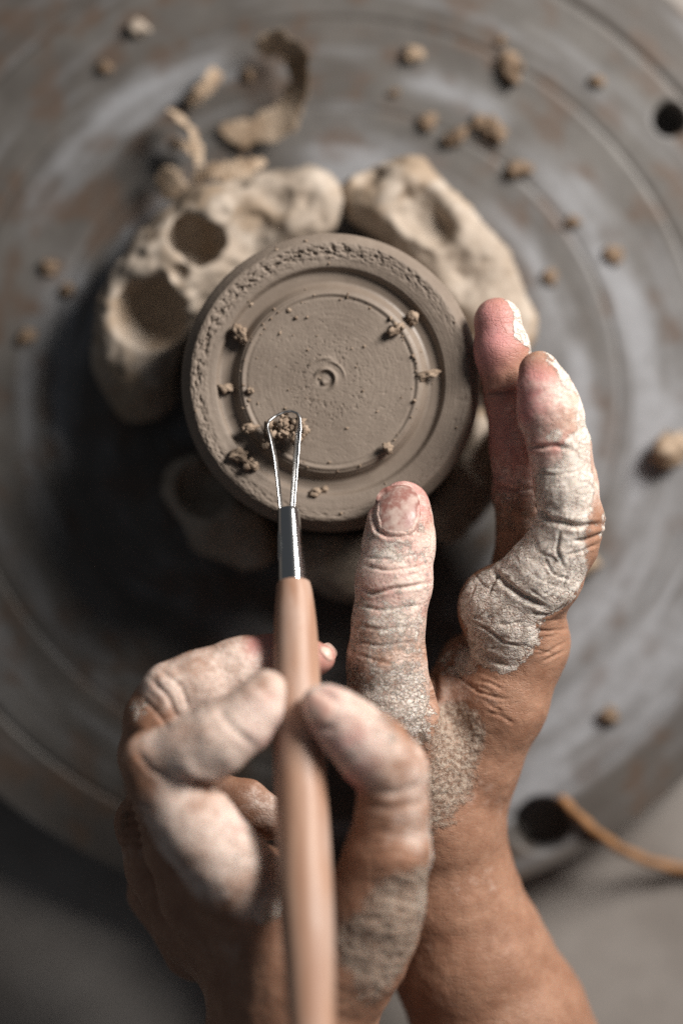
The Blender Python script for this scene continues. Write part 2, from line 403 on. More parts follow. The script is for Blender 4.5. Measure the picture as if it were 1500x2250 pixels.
# ------------------------------------------------------------------ bowl, foot up
BC = P(726, 838, 66)[:2]
bowl = thing('bowl', 'upturned leather-hard clay bowl with freshly trimmed foot ring', 'bowl', (BC[0] * .001, BC[1] * .001, .004))
PR = np.array([(0, 67.0), (6, 66.9), (15, 66.85), (24.0, 66.95), (25.6, 67.0), (26.0, 66.8), (26.4, 66.9), (26.8, 67.25), (27.3, 67.4), (27.8, 67.15), (28.1, 66.7), (28.45, 66.8),
               (29.7, 65.0), (30.3, 63.8), (31.2, 63.4), (33.6, 63.5), (34.6, 63.7), (35.2, 64.9), (35.5, 65.7), (36.0, 66.1), (39.0, 66.8), (42.6, 67.3), (43.5, 67.0), (46.5, 62.7), (46.95, 61.0), (47.1, 50)])
def bowl_height(r, a):
    z = np.interp(r, PR[:, 0], PR[:, 1]); zs = 0
    for dl in (-.2, -.1, .1, .2): zs = zs + np.interp(np.clip(r + dl, 0, 47.1), PR[:, 0], PR[:, 1])
    z = .4 * z + .15 * zs
    ca, sa = np.cos(a), np.sin(a); deg = np.degrees(a) % 360
    p = np.stack([ca * r, sa * r, r * 0], 1)
    # lathe lines
    ln = fbm(np.stack([ca * 1.6, sa * 1.6, r * 2.6], 1), 4, 4) - .5
    z = z + ln * .22 * sstep(2, 8, r) * (1 - .75 * gauss(r, 32, 3.0)) * (1 - .68 * sstep(27, 25, r))
    lw = fbm(np.stack([ca * .7, sa * .7, r * 4.5], 1), 14, 2) - .5
    z = z + lw * .30 * (gauss(r, 30.5, 2.5) + .8 * gauss(r, 45, 2.2) * sstep(150, 170, deg) * sstep(330, 290, deg))
    # torn, chattered band near the shoulder
    sect = sstep(15, 75, deg) * sstep(215, 140, deg) + .42 * sstep(140, 180, deg) * sstep(285, 235, deg)
    cen = 40.6 + 1.2 * sstep(170, 230, deg) - .5 * np.cos(a * 3)
    torn = fbm(np.stack([ca * r * .8 + .4 * r, sa * r * .8, r * 1.0], 1), 77, 6)
    z = z - .85 * sstep(.50, .66, torn) * gauss(r, cen, 1.9) * np.clip(sect, 0, 1)
    torn2 = fbm(np.stack([ca * r * 1.6, sa * r * 1.6, r * 1.6], 1), 79, 4)
    z = z + .7 * (torn2 - .5) * gauss(r, cen - .3, 2.4) * np.clip(sect, 0, 1)
    z = z - .35 * sstep(.56, .70, fbm(np.stack([ca * r * .5, sa * r * .5, r * 1.5], 1), 80, 5)) * gauss(r, 42.0, 2.2) * .8
    # base: fine spiral drag marks, small pits, grainy inner disc
    drag = fbm(np.stack([ca * r * .30 + sa * .6, sa * r * .30, r * 2.6 + a * .4 * 0], 1), 6, 4)
    z = z + .16 * (drag - .5) * sstep(26, 20, r) * sstep(2, 5, r)
    pit = fbm(p * 1.5, 41, 3)
    z = z - .34 * sstep(.62, .78, pit) * gauss(r, 9.5, 4.0) - .12 * sstep(.68, .8, fbm(p * 1.1, 47, 3)) * sstep(26, 22, r)
    z = z + .05 * (fbm(p * 2.6, 44, 2) - .5) * sstep(26, 24, r)
    # centre nub with crescents
    ox, oy = ca * r + 1.6, sa * r - .6
    rc = np.hypot(ox, oy); ac = np.arctan2(oy, ox)
    z = z + .95 * gauss(rc, 3.1, .55) * sstep(2.6, 1.0, angd(ac, .9)) - .45 * gauss(rc, 2.1, .7) + .8 * gauss(np.hypot(ox + .6, oy + 1.3), 0, .95)
    z = z + .45 * gauss(rc, 6.6, .55) * sstep(1.0, .4, angd(ac, 1.9)) + .4 * gauss(rc, 5.6 + .5 * np.cos(ac), .35) * sstep(.9, .3, angd(ac, .75))
    return z
def bowl_part(name, radii, na=760, extra=None):
    rr, aa, ff, (k, n) = polar_sheet(radii, 0, na, None)
    z = bowl_height(rr, aa) - 4
    v = np.stack([np.cos(aa) * rr, np.sin(aa) * rr, z], 1)
    if extra is not None:                                  # continue downwards: (r, z) rows
        er = np.array(extra); base = len(v); a = np.linspace(0, 2 * np.pi, n, endpoint=False)
        rows = [np.stack([np.cos(a) * r_, np.sin(a) * r_, np.full(n, z_)], 1) for r_, z_ in er]
        w = np.concatenate(rows); w[:, :2] *= (1 + .004 * (fbm(np.stack([np.cos(np.tile(a, len(er))) * 2, np.sin(np.tile(a, len(er))) * 2, w[:, 2] * .8], 1), 8, 3) - .5)[:, None])
        j = np.arange(n); j2 = (j + 1) % n; fs = []
        for i in range(len(er)):
            s0 = base - n if i == 0 else base + (i - 1) * n; s1 = base + i * n
            fs.append(np.stack([s0 + j, s1 + j, s1 + j2, s0 + j2], 1))
        v = np.concatenate([v, w]); ff = np.concatenate([ff] + fs)
    me = mesh_np(name, v, ff); r_ = np.hypot(v[:, 0], v[:, 1])
    attr(me, 'smooth', np.clip(gauss(r_, 31, 4.2) + .5 * gauss(r_, 46.5, 1.2), 0, 1))
    return link(name, me, M['bowl'], bowl)
bowl_part('base', np.arange(.1, 26.36, .25))
bowl_part('foot_ring', np.linspace(26.35, 29.6, 22))
bowl_part('channel', np.linspace(29.6, 35.3, 26))
bowl_part('shoulder', np.arange(35.3, 47.0, .22), extra=[(47.0, 54), (47.0, 50), (46.6, 40), (46.0, 28), (45.2, 14), (44.6, 3), (43.8, 1), (41.5, .5), (41.0, 8), (41.5, 30), (41.0, 50), (30, 56), (2, 57)])

# ------------------------------------------------------------------ clay wads that hold the bowl
def wad(label, pts, dents, zax=17, h=1.1, seed=0, lift=0):
    L = [(P(px, py, zax + (q[0] if q else 0)), r / spx(zax)) for px, py, r, *q in pts]
    A = np.array([p for p, _ in L]); R = max(r for _, r in L)
    F = Field(A.min(0) - R - 6, A.max(0) + R + 6, h); sl, d = chain_eval(F, L, 7, 12); F.F[sl] = d
    g = F.grid(tuple(slice(0, n) for n in F.n))
    zz = g[2] + 0 * F.F
    F.F = np.maximum(F.F, (.3 - g[2])); 
    # flatten the top a little by a smooth maximum
    for px, py, dz, r, kk in dents:
        c = P(px, py, zax + dz); rr_ = r / spx(zax)
        s = rr_ - np.sqrt((g[0] - c[0]) ** 2 + (g[1] - c[1]) ** 2 + ((g[2] - c[2]) * .8) ** 2)
        F.F = -smin(-F.F, -s, kk)
    # keep the bowl's room free
    rb = np.sqrt((g[0] - BC[0]) ** 2 + (g[1] - BC[1]) ** 2)
    F.F = -smin(-F.F, -(47.4 - rb), 2.5).astype(np.float32)
    v, f = surface_nets(F.F, F.lo, h); v = relax(v, f, 3); N = vnormals(v, f)
    up = sstep(0, 6, v[:, 2])
    dsp = (fbm(v / 13, 60 + seed, 3) - .5) * 5.0 + (fbm(v / 5.5, 61 + seed, 4) - .5) * 2.2 - 1.0 * sstep(.60, .74, fbm(v / 6.5, 62 + seed, 3))
    v = v + N * (dsp * up)[:, None]
    o = link('clay_wad', mesh_np('clay_wad', v, f), M['wad'], label=label, category='clay', group='clay wads propping the bowl')
    recenter(o); return o
wad('long pale clay wad with deep finger holes curled around the bowl', [(672, 452, 84), (575, 478, 88), (470, 515, 98), (385, 590, 105), (330, 690, 102), (305, 790, 90), (315, 860, 70)],
    [(430, 535, 8, 62, 3), (330, 690, 9, 78, 4), (345, 650, 8, 40, 3), (560, 505, 22, 76, 6), (608, 430, 17, 38, 3), (395, 600, 16, 20, 1.5), (352, 612, 16, 16, 1.5), (300, 560, 15, 15, 2), (690, 430, 20, 30, 6), (330, 620, 20, 24, 3), (520, 395, 10, 20, 2)], 17, seed=1)
wad('pale clay wad with smooth thumb-pressed dishes next to the long holed wad', [(805, 438, 62), (880, 445, 88), (950, 520, 92), (1030, 615, 98), (1082, 720, 84), (1090, 790, 60)],
    [(925, 452, 18, 62, 3), (806, 384, 9, 30, 2), (965, 500, 14, 40, 2.5), (1015, 585, 22, 60, 6), (760, 420, 12, 22, 3), (890, 400, 19, 26, 3)], 17, seed=11)
wad('small round clay wad with one deep hollow beside the ferrule', [(432, 1075, 74), (500, 1150, 74), (560, 1200, 60)], [(450, 1072, 8, 58, 3), (545, 1170, 15, 22, 3)], 15, seed=21)
wad('low clay wad under the bowl between ferrule and thumb', [(690, 1225, 62), (770, 1245, 66), (850, 1215, 56)], [(735, 1215, 14, 26, 4)], 14, seed=31)
wad('clay wad squeezed between the bowl and the bracing fingers', [(1068, 960, 62), (1035, 1060, 62), (985, 1140, 58)], [(1050, 1040, 15, 26, 4), (1010, 1130, 14, 20, 3)], 15, seed=41)

# ------------------------------------------------------------------ trimming tool
tool = thing('trimming_tool', 'loop trimming tool with pale wooden handle and steel ferrule', 'tool', tuple(P(640, 1280, 93) * .001))
T0 = P(640, 1280, 93)
def frame(d):
    d = d / np.linalg.norm(d); u = np.cross(d, [0, 0, 1.0]); u /= np.linalg.norm(u); return d, u, np.cross(u, d)
def lathe_along(name, stations, mat, n=48, sub=1, cap=True):
    """stations: (px, py, z, half-width px); returns a part of the tool"""
    C = np.array([P(a, b, c) for a, b, c, _ in stations]); R = np.array([r / spx(c) for _, _, c, r in stations])
    t = np.arange(len(C)); tt = np.linspace(0, len(C) - 1, (len(C) - 1) * sub + 1)
    C = np.stack([np.interp(tt, t, C[:, i]) for i in range(3)], 1); R = np.interp(tt, t, R)
    if sub > 1:
        for _ in range(sub): R[1:-1] = (R[:-2] + 2 * R[1:-1] + R[2:]) / 4; C[1:-1] = (C[:-2] + 2 * C[1:-1] + C[2:]) / 4
    d, u, w = frame(C[-1] - C[0]); a = np.linspace(0, 2 * np.pi, n, endpoint=False)
    rings = [C[i] + R[i] * (np.cos(a)[:, None] * u + np.sin(a)[:, None] * w) for i in range(len(C))]
    if cap:
        rings = [C[0] + .75 * R[0] * (np.cos(a)[:, None] * u + np.sin(a)[:, None] * w) - d * .45] + rings + [C[-1] + .7 * R[-1] * (np.cos(a)[:, None] * u + np.sin(a)[:, None] * w) + d * R[-1] * .4]
        rings = [np.tile(C[0] - d * .5, (n, 1))] + rings + [np.tile(C[-1] + d * R[-1] * .5, (n, 1))]
    k = len(rings); v = np.concatenate(rings) - T0; i, j = np.meshgrid(np.arange(k - 1), np.arange(n), indexing='ij'); i, j = i.ravel(), j.ravel(); j2 = (j + 1) % n
    f = np.stack([i * n + j, i * n + j2, (i + 1) * n + j2, (i + 1) * n + j], 1)
    # local axes: z along the tool so that wood grain follows it
    Q = np.stack([u, w, d]); me = mesh_np(name, v @ Q.T, f)
    o = link(name, me, mat, tool); from mathutils import Matrix
    o.matrix_local = Matrix(Q.T.tolist()).to_4x4()
    return o, k, n
lathe_along('handle', [(644.5, 1283, 93.2, 37), (646, 1300, 94, 40), (648, 1360, 97.5, 46), (650, 1430, 101, 50), (652, 1520, 106, 53), (656, 1620, 111.5, 55), (660, 1720, 117, 57), (666, 1850, 124, 60), (671, 1970, 131, 61), (677, 2080, 137, 58), (684, 2250, 146, 50), (690, 2400, 154, 46), (694, 2480, 158, 38)], M['wood'], sub=8)
o, k, n = lathe_along('ferrule', [(633, 1121, 84, 23.5), (634, 1124, 84.2, 24.5), (638, 1200, 88.5, 28), (642, 1274, 92.8, 31.5), (643, 1284, 93.4, 31.5)], M['ferrule'], sub=6)
vv = np.array([w.co for w in o.data.vertices]) * 1000
ang = np.arctan2(vv[:, 1], vv[:, 0]); zl = vv[:, 2]
attr(o.data, 'slip', sstep(.9, .3, np.hypot((angd(ang, .50)) / (.75), (zl + 11.5) / 8.0)) )
# wire loop: flat steel ribbon bent to a rounded triangle
LP = [(619, 1135, 84.0), (613, 1080, 82.2), (605, 1010, 79.5), (596, 965, 77), (588, 938, 75), (590, 925, 73.8), (603, 915, 73), (622, 906, 72.4), (640, 903, 72.4), (652, 908, 73), (657, 920, 74.2), (656, 945, 75.6), (653, 975, 77), (650, 1015, 79.4), (645, 1080, 82.2), (641, 1135, 84.2)]
C = np.array([P(*p) for p in LP]); t = np.arange(len(C)); tt = np.linspace(0, len(C) - 1, 150)
C = np.stack([np.interp(tt, t, C[:, i]) for i in range(3)], 1)
for _ in range(5): C[1:-1] = (C[:-2] + 2 * C[1:-1] + C[2:]) / 4
Tn = np.gradient(C, axis=0); Tn /= np.linalg.norm(Tn, axis=1)[:, None]
plane_n = np.array([.25, -.30, .92]); plane_n /= np.linalg.norm(plane_n)
side = np.cross(Tn, plane_n); side /= np.linalg.norm(side, axis=1)[:, None]; up = np.cross(side, Tn)
n = 12; a = np.linspace(0, 2 * np.pi, n, endpoint=False); sq = lambda x: np.sign(x) * np.abs(x) ** .6
hw = np.interp(tt, [0, 4, 6, 9, 11, 15], [.85, .8, .55, .55, .85, .9])
tw = np.radians(np.interp(tt, [0, 3, 5, 9, 11, 15], [38, 34, 8, 6, 26, 18]))
rings = []
for i in range(len(C)):
    S = side[i] * np.cos(tw[i]) + up[i] * np.sin(tw[i]); U = -side[i] * np.sin(tw[i]) + up[i] * np.cos(tw[i])
    rings.append(C[i] + .42 * sq(np.cos(a))[:, None] * S + (hw[i] * 1.5) * sq(np.sin(a))[:, None] * U)
v = np.concatenate(rings) - T0; i, j = np.meshgrid(np.arange(len(C) - 1), np.arange(n), indexing='ij'); i, j = i.ravel(), j.ravel(); j2 = (j + 1) % n
link('wire_loop', mesh_np('wire_loop', v, np.stack([i * n + j, i * n + j2, (i + 1) * n + j2, (i + 1) * n + j], 1)), M['metal'], tool)

# ------------------------------------------------------------------ hands (one continuous skin each)
def rel(L): return [(P(px, py, z), r / spx(z)) for px, py, z, r in L]
def build_hand(palm, fingers, h, kf, kp=7):
    allp = [q for c in palm + fingers for q in rel(c)]
    A = np.array([p for p, _ in allp]); R = np.array([r for _, r in allp])
    F = Field((A - R[:, None]).min(0) - 4, (A + R[:, None]).max(0) + 4, h)
    B = F.F.copy()
    for c in palm:
        sl, d = chain_eval(F, rel(c), 4, 12); B[sl] = smin(B[sl], d, kp)
    tot = B.copy()
    for c, k in zip(fingers, kf):
        sl, d = chain_eval(F, rel(c), 2.2, 9); tot[sl] = np.minimum(tot[sl], smin(B[sl], d, k))
    v, f = surface_nets(tot, F.lo, h)
    v = relax(v, f, 3); return v, f
def surf_pick(tree, px, py, rise=200):
    """point of the skin under a photo pixel"""
    o = Vector((0, 0, CAMH)); d = (Vector(P(px, py, 60)) - o).normalized(); hit = tree.ray_cast(o, d); return hit[0], hit[1]
def nail(parent, v, f, centre, ax, half, mat, lift=.35, n=17, org=None, square=2.8):
    tree = BVHTree.FromPolygons([tuple(p) for p in v], [tuple(q) for q in f])
    ax = np.array(ax, float); ax /= np.linalg.norm(ax); sd = np.array([-ax[1], ax[0]])
    pts = []; idx = {}; u = np.linspace(-1, 1, n); top = []
    for iu, a in enumerate(u):
        for iw, b in enumerate(u):
            rad = (abs(a) ** square + abs(b) ** square) ** (1 / square)
            # square grid mapped on a superellipse
            mx = max(abs(a), abs(b)); sc = mx / rad if rad > 0 else 1
            A_, B_ = a * sc, b * sc
            p = np.array(centre) + ax * A_ * half[0] + sd * B_ * half[1]
            hit, nn = surf_pick(tree, p[0], p[1])
            if hit is None: hit = Vector(P(p[0], p[1], 80)); nn = Vector((0, 0, 1))
            e = max(abs(a), abs(b))
            idx[(iu, iw)] = len(pts); pts.append(hit + nn * (lift * (1 - .9 * e ** 6)))
    vt = np.array([tuple(p) for p in pts])
    g = vt.reshape(n, n, 3)
    for _ in range(2):
        g[1:-1, 1:-1] = (g[1:-1, 1:-1] * 2 + g[:-2, 1:-1] + g[2:, 1:-1] + g[1:-1, :-2] + g[1:-1, 2:]) / 6
    g = g.reshape(-1, 3); b = g.copy(); b[:, 2] -= 1.0
    fs = []
    for i in range(n - 1):
        for j in range(n - 1):
            q = [idx[(i, j)], idx[(i + 1, j)], idx[(i + 1, j + 1)], idx[(i, j + 1)]]; fs.append(q); fs.append([x + n * n for x in q[::-1]])
    rim = [(i, 0) for i in range(n)] + [(n - 1, j) for j in range(1, n)] + [(i, n - 1) for i in range(n - 2, -1, -1)] + [(0, j) for j in range(n - 2, 0, -1)]
    for q, w in zip(rim, rim[1:] + rim[:1]): fs.append([idx[w], idx[q], idx[q] + n * n, idx[w] + n * n])
    return link('fingernail', mesh_np('fingernail', np.concatenate([g, b]) - org, np.array(fs)), mat, parent)

# ---- bracing hand
th = [(887, 1112, 76, 56), (880, 1150, 77, 70), (876, 1195, 78, 78), (866, 1275, 80, 83), (852, 1370, 80, 79), (848, 1450, 78, 86), (856, 1550, 75, 98), (905, 1680, 66, 95), (965, 1810, 58, 100)]
ix = [(1184, 816, 85, 45), (1196, 860, 86, 60), (1207, 905, 86, 69), (1228, 985, 85.5, 67), (1242, 1065, 84.5, 68), (1254, 1145, 82.5, 70), (1235, 1195, 80, 76), (1192, 1265, 76, 86), (1120, 1345, 69, 100)]
md = [(1092, 706, 69, 52), (1102, 770, 69, 59), (1122, 870, 67, 57), (1138, 980, 64, 60), (1146, 1080, 60, 62), (1160, 1180, 56, 68), (1150, 1300, 50, 84)]
rg = [(1096, 800, 45, 48), (1122, 900, 44, 54), (1150, 1030, 41, 57), (1165, 1160, 37, 62), (1150, 1320, 32, 78)]
lt = [(1120, 960, 26, 42), (1150, 1070, 24, 48), (1160, 1200, 20, 52), (1140, 1350, 19, 66)]
palm = [[(1092, 1332, 66, 80), (1150, 1412, 64, 96), (1100, 1545, 62, 98), (1046, 1685, 58, 88), (985, 1810, 54, 100)],
        [(1130, 1390, 46, 100), (1090, 1550, 45, 100), (1020, 1720, 46, 96), (985, 1830, 50, 108)],
        [(1110, 1420, 28, 88), (1070, 1560, 28, 88), (1000, 1740, 36, 88), (975, 1840, 46, 110)],
        [(1010, 1440, 50, 40), (985, 1540, 56, 62), (965, 1660, 58, 82), (960, 1780, 56, 90)],
        [(975, 1800, 54, 108), (968, 1860, 50, 130), (985, 1960, 46, 150), (1030, 2100, 42, 172), (1100, 2250, 38, 190), (1180, 2450, 33, 205), (1260, 2640, 28, 215)]]
v, f = build_hand(palm, [th, ix, md, rg, lt], .54, [6, 7, 7, 7, 7])
N = vnormals(v, f)
v += N * ((fbm(v / 9, 5, 3) - .5) * .7 + (fbm(v / 3.2, 6, 3) - .5) * .35)[:, None]
def CR(*a, **k): crease(v, N, *a, **k)
CR([(800, 1243), (854, 1254), (905, 1248), (940, 1238)], .42, .8, 60); CR([(782, 1282), (817, 1305), (863, 1293), (905, 1288), (948, 1280)], .5, 1.1, 60)
CR([(790, 1330), (840, 1341), (890, 1333), (930, 1330)], .4, .7, 60); CR([(800, 1225), (860, 1228), (930, 1215)], .4, .4, 60)
CR([(775, 1370), (840, 1385), (925, 1372)], .45, .5, 60); CR([(770, 1405), (830, 1420), (930, 1408)], .4, .45, 60); CR([(775, 1435), (850, 1458), (935, 1440)], .4, .45, 60)
CR([(826, 1075), (820, 1130), (828, 1165), (850, 1178), (885, 1180), (910, 1172), (924, 1145), (930, 1090)], .6, .8, 60, ridge=.6)
CR([(1150, 980), (1190, 983), (1220, 978), (1262, 990)], .6, 1.1, 60); CR([(1172, 1108), (1204, 1141), (1262, 1156), (1330, 1152)], .8, 1.5, 60)
CR([(1175, 1040), (1220, 1044), (1260, 1038)], .4, .5, 60); CR([(1255, 1190), (1290, 1185), (1330, 1170)], .5, .8, 60); CR([(1240, 1220), (1275, 1212), (1315, 1195)], .4, .6, 60)
CR([(1230, 1165), (1222, 1210), (1240, 1250)], .45, .7, 60); CR([(1195, 1225), (1215, 1262), (1255, 1275)], .4, .6, 60); CR([(1250, 1245), (1235, 1290), (1215, 1315)], .4, .6, 60)
CR([(1058, 864), (1106, 862), (1140, 858)], .6, 1.0, 40); CR([(1085, 1064), (1120, 1075), (1175, 1076)], .7, 1.1, 40)
CR([(1080, 1250), (1110, 1282), (1150, 1312), (1200, 1335)], .8, 1.6, 55); CR([(1008, 1400), (1073, 1443), (1115, 1462)], .8, 1.8, 50)
CR([(1022, 1362), (1070, 1382), (1105, 1412), (1150, 1422)], .4, .8, 55, ridge=.1)
RC = random.Random(8)
for i in range(26):
    cx, cy = RC.uniform(1030, 1240), RC.uniform(1180, 1430); an = RC.choice((.5, .45, .6, 1.9, 2.3, -.3)) + RC.uniform(-.3, .3); ln = RC.uniform(14, 42)
    if cx - 1010 < (1330 - cy) * .9 or cx > 1560 - cy * .26: continue
    CR([(cx - ln * math.cos(an), cy - ln * math.sin(an)), (cx + RC.uniform(-7, 7), cy + RC.uniform(-7, 7)), (cx + ln * math.cos(an), cy + ln * math.sin(an))], RC.uniform(.26, .4), RC.uniform(.3, .7), 55, ridge=.1)
CR([(928, 1400), (952, 1470), (955, 1540), (928, 1612), (925, 1660)], 1.1, 2.2, 40, nz=.1); CR([(985, 1440), (1000, 1480), (1050, 1520), (1120, 1540)], .5, .7, 50)
RF = random.Random(3); J = lambda x, y, d=9: (x + RF.uniform(-d, d), y + RF.uniform(-d, d))
for i in range(6):
    a, b = RF.uniform(0, .3), RF.uniform(.5, 1); q = lambda u: J(985 + 12 * i + (165 - 16 * i) * u, 1462 + 17 * i + 60 * u - 20 * u * u, 7)
    CR([q(a), q((a + b) / 2), q(b)], RF.uniform(.3, .55), RF.uniform(.2, .5), 45)
for i in range(6): CR([J(1160 + i * 6, 1352 + i * 20), J(1200, 1352 + i * 19), J(1246 - i * 2, 1338 + i * 18)], RF.uniform(.3, .5), RF.uniform(.2, .5), 45)
for i in range(0): CR([(940, 1900 + i * 55), (1020, 1885 + i * 55), (1110 + i * 8, 1900 + i * 58)], 1.0, .35, 20)
CL = blobs(v, [(870, 1150, 85, 150, .33), (860, 1300, 90, 170, .30), (850, 1440, 88, 170, .36), (860, 1560, 85, 150, .42), (890, 1600, 84, 110, .4), (1010, 1450, 60, 80, .5),
     (1135, 680, 70, 50, .8), (1158, 725, 72, 62, 1.0), (1170, 790, 70, 40, .7), (1205, 790, 88, 36, .5), (1245, 830, 88, 62, .95), (1285, 920, 88, 66, .95), (1265, 985, 92, 55, .85), (1215, 960, 94, 30, .5), (1250, 1060, 92, 85, .75), (1195, 1060, 92, 50, .4), (1220, 1130, 91, 110, .9), (1310, 1150, 84, 50, .6),
     (1180, 1250, 86, 150, 1.0), (1080, 1330, 80, 130, 1.0), (1110, 1400, 76, 110, .95), (1040, 1440, 66, 70, .6), (1100, 1120, 66, 70, .35), (1110, 1040, 66, 60, .35), (1305, 1045, 82, 40, -.9), (1305, 1215, 78, 50, -.75), (1262, 1420, 62, 105, -1.0), (1205, 1485, 76, 90, -.9),
     (1160, 885, 90, 60, -.8), (1060, 745, 70, 60, -.85)])
CRU = blobs(v, [(1000, 1610, 70, 95, 1.0), (965, 1700, 70, 110, .95), (930, 1620, 76, 75, .6), (950, 1790, 68, 80, .7), (1140, 1090, 58, 150, .40), (860, 1590, 84, 90, .3)])
v += N * (CRU * (fbm(v / 1.7, 91, 3) - .4) * 1.3 + sstep(.5, .9, CL) * (fbm(v / 3.0, 92, 4) - .45) * .9)[:, None]
org = P(1030, 1800, 0); me = mesh_np('hand', v - org, f)
attr(me, 'hatch', blobs(v, [(850, 1500, 88, 150, 1.0), (870, 1600, 84, 110, 1.0), (1000, 1500, 68, 70, .6), (1090, 1520, 74, 110, .35), (1100, 1360, 80, 120, .5), (850, 1400, 88, 90, .6)]))
attr(me, 'clay', CL); attr(me, 'crust', CRU)
attr(me, 'dust', blobs(v, [(870, 1250, 85, 260, .95), (860, 1500, 85, 190, .75), (1230, 950, 88, 190, .7), (1220, 1110, 88, 150, .8), (1180, 1250, 86, 160, .8), (1120, 720, 70, 90, .5), (1000, 1520, 66, 70, .45), (1040, 1420, 66, 60, .5), (960, 1720, 66, 80, .3), (1130, 1100, 62, 160, .4), (1305, 1060, 80, 45, -.7), (1255, 1420, 60, 90, -.8), (1160, 885, 90, 60, -.6), (1060, 745, 70, 60, -.6)]))
attr(me, 'pink', blobs(v, [(1165, 880, 88, 110, 1.0), (1065, 740, 70, 120, 1.0), (880, 1100, 80, 110, .8), (870, 1260, 85, 150, .7), (1200, 1010, 88, 110, .7), (1120, 960, 64, 180, .6), (1050, 1450, 62, 60, .4)]))
brace = link('hand', me, M['skin'], label='clay-caked hand bracing the bowl with straight thumb and wrapped fingers', category='hand'); brace.location = Vector(org * .001)
nail(brace, v, f, (874, 1122), (-.10, -1), (56, 49), M['nail'], .30, 19, org)

# ---- hand with the tool
ix = [(588, 1516, 117.5, 44), (565, 1552, 118, 58), (530, 1590, 118.5, 66), (480, 1625, 118.5, 76), (430, 1650, 117, 76), (330, 1672, 113, 63), (345, 1712, 112, 70), (430, 1815, 114, 90), (515, 1920, 113, 98)]
md = [(708, 1446, 92, 30), (676, 1448, 91, 44), (610, 1456, 90.5, 62), (530, 1474, 92, 72), (440, 1505, 95, 73), (378, 1527, 96, 70), (345, 1580, 95, 70), (335, 1660, 92, 72), (400, 1850, 92, 84), (450, 1960, 92, 92)]
rg = [(600, 1800, 77, 46), (540, 1770, 76, 54), (460, 1752, 75, 58), (340, 1770, 74, 60), (318, 1810, 72, 64), (350, 1900, 72, 74), (420, 2010, 74, 86)]
lt = [(600, 1905, 58, 42), (520, 1890, 57, 48), (420, 1880, 56, 52), (338, 1910, 54, 54), (345, 1960, 54, 62), (440, 2070, 60, 86)]
th = [(704, 1545, 119.5, 42), (728, 1566, 119.5, 58), (765, 1600, 119, 70), (820, 1650, 118, 80), (862, 1695, 117, 76), (862, 1770, 115, 77), (852, 1870, 112, 92), (825, 1980, 107, 108), (770, 2080, 100, 125)]
palm = [[(515, 1935, 108, 92), (560, 2030, 100, 100), (620, 2120, 94, 130)], [(450, 1975, 90, 90), (530, 2070, 88, 105), (630, 2140, 90, 130)], [(430, 2040, 72, 84), (520, 2090, 76, 95), (620, 2150, 84, 130)],
        [(690, 1990, 84, 70), (690, 2080, 88, 110)], [(800, 2030, 100, 112), (740, 2110, 94, 140)],
        [(650, 2130, 92, 150), (650, 2180, 90, 165), (640, 2260, 86, 182), (610, 2420, 78, 195), (570, 2620, 68, 210)]]
v, f = build_hand(palm, [th, ix, md, rg, lt], .66, [6, 5, 5, 5, 5], 8)
N = vnormals(v, f)
v += N * ((fbm(v / 9, 15, 3) - .5) * 1.2 + (fbm(v / 3.2, 16, 3) - .5) * .35)[:, None]
CR([(392, 1706), (430, 1724), (480, 1730), (530, 1716)], 1.2, 2.6, 100); CR([(500, 1760), (512, 1790), (526, 1815)], .7, 1.0, 100)
CR([(300, 1650), (330, 1690), (380, 1720)], .8, .7, 100); CR([(480, 1560), (510, 1600), (560, 1640)], .9, .6, 100); CR([(395, 1610), (450, 1590), (500, 1560)], .8, .4, 100)
CR([(330, 1490), (370, 1530), (390, 1580)], .7, .8, 85); CR([(350, 1470), (400, 1510), (415, 1560)], .6, .6, 85); CR([(310, 1530), (345, 1565), (370, 1600)], .6, .6, 85)
CR([(660, 1560), (672, 1590), (700, 1602), (735, 1598)], .8, 1.0, 110); CR([(690, 1520), (720, 1525), (745, 1545)], .7, .7, 110)
CR([(800, 1735), (860, 1745), (940, 1720)], .8, .6, 100); CR([(790, 1770), (860, 1780), (940, 1760)], .7, .5, 100)
for i in range(12): CR([J(800 - i * 3 + RF.uniform(0, 50), 1815 + i * 20), J(870, 1815 + i * 20), J(945 - i * 3, 1838 + i * 19)], RF.uniform(.35, .6), RF.uniform(.2, .55), 90)
for i in range(7): CR([(820 + i * 18, 1880 + 4 * i), (822 + i * 16, 1960), (800 + i * 14, 2040)], .5, .45, 90)
for i in range(5): CR([(262, 1775 + i * 22), (300, 1765 + i * 22), (330, 1775 + i * 22)], .6, .6, 50, nz=-.6)
CL = blobs(v, [(560, 1880, 122, 120, .34), (590, 1985, 116, 75, .68), (940, 1880, 108, 95, .8), (930, 1800, 112, 80, .5), (920, 1970, 110, 80, .7), (850, 1600, 124, 60, .42), (600, 1490, 122, 50, .3), (320, 1560, 100, 60, .5), (470, 1650, 126, 120, .26)])
CRU = blobs(v, [(880, 1960, 114, 130, .9), (830, 2060, 112, 140, .9), (800, 2140, 106, 100, .6), (800, 1900, 104, 90, .6), (585, 2005, 114, 40, .5), (330, 1550, 100, 45, .4), (270, 1800, 76, 60, .35)])
v += N * (CRU * (fbm(v / 1.8, 93, 3) - .4) * 1.15 + sstep(.5, .9, CL) * (fbm(v / 3.0, 94, 4) - .45) * .8)[:, None]
org = P(650, 2100, 0); me = mesh_np('hand', v - org, f)
attr(me, 'hatch', blobs(v, [(890, 1930, 112, 130, .8), (830, 2050, 112, 120, .6), (280, 1800, 76, 90, .8)]))
attr(me, 'clay', CL); attr(me, 'crust', CRU)
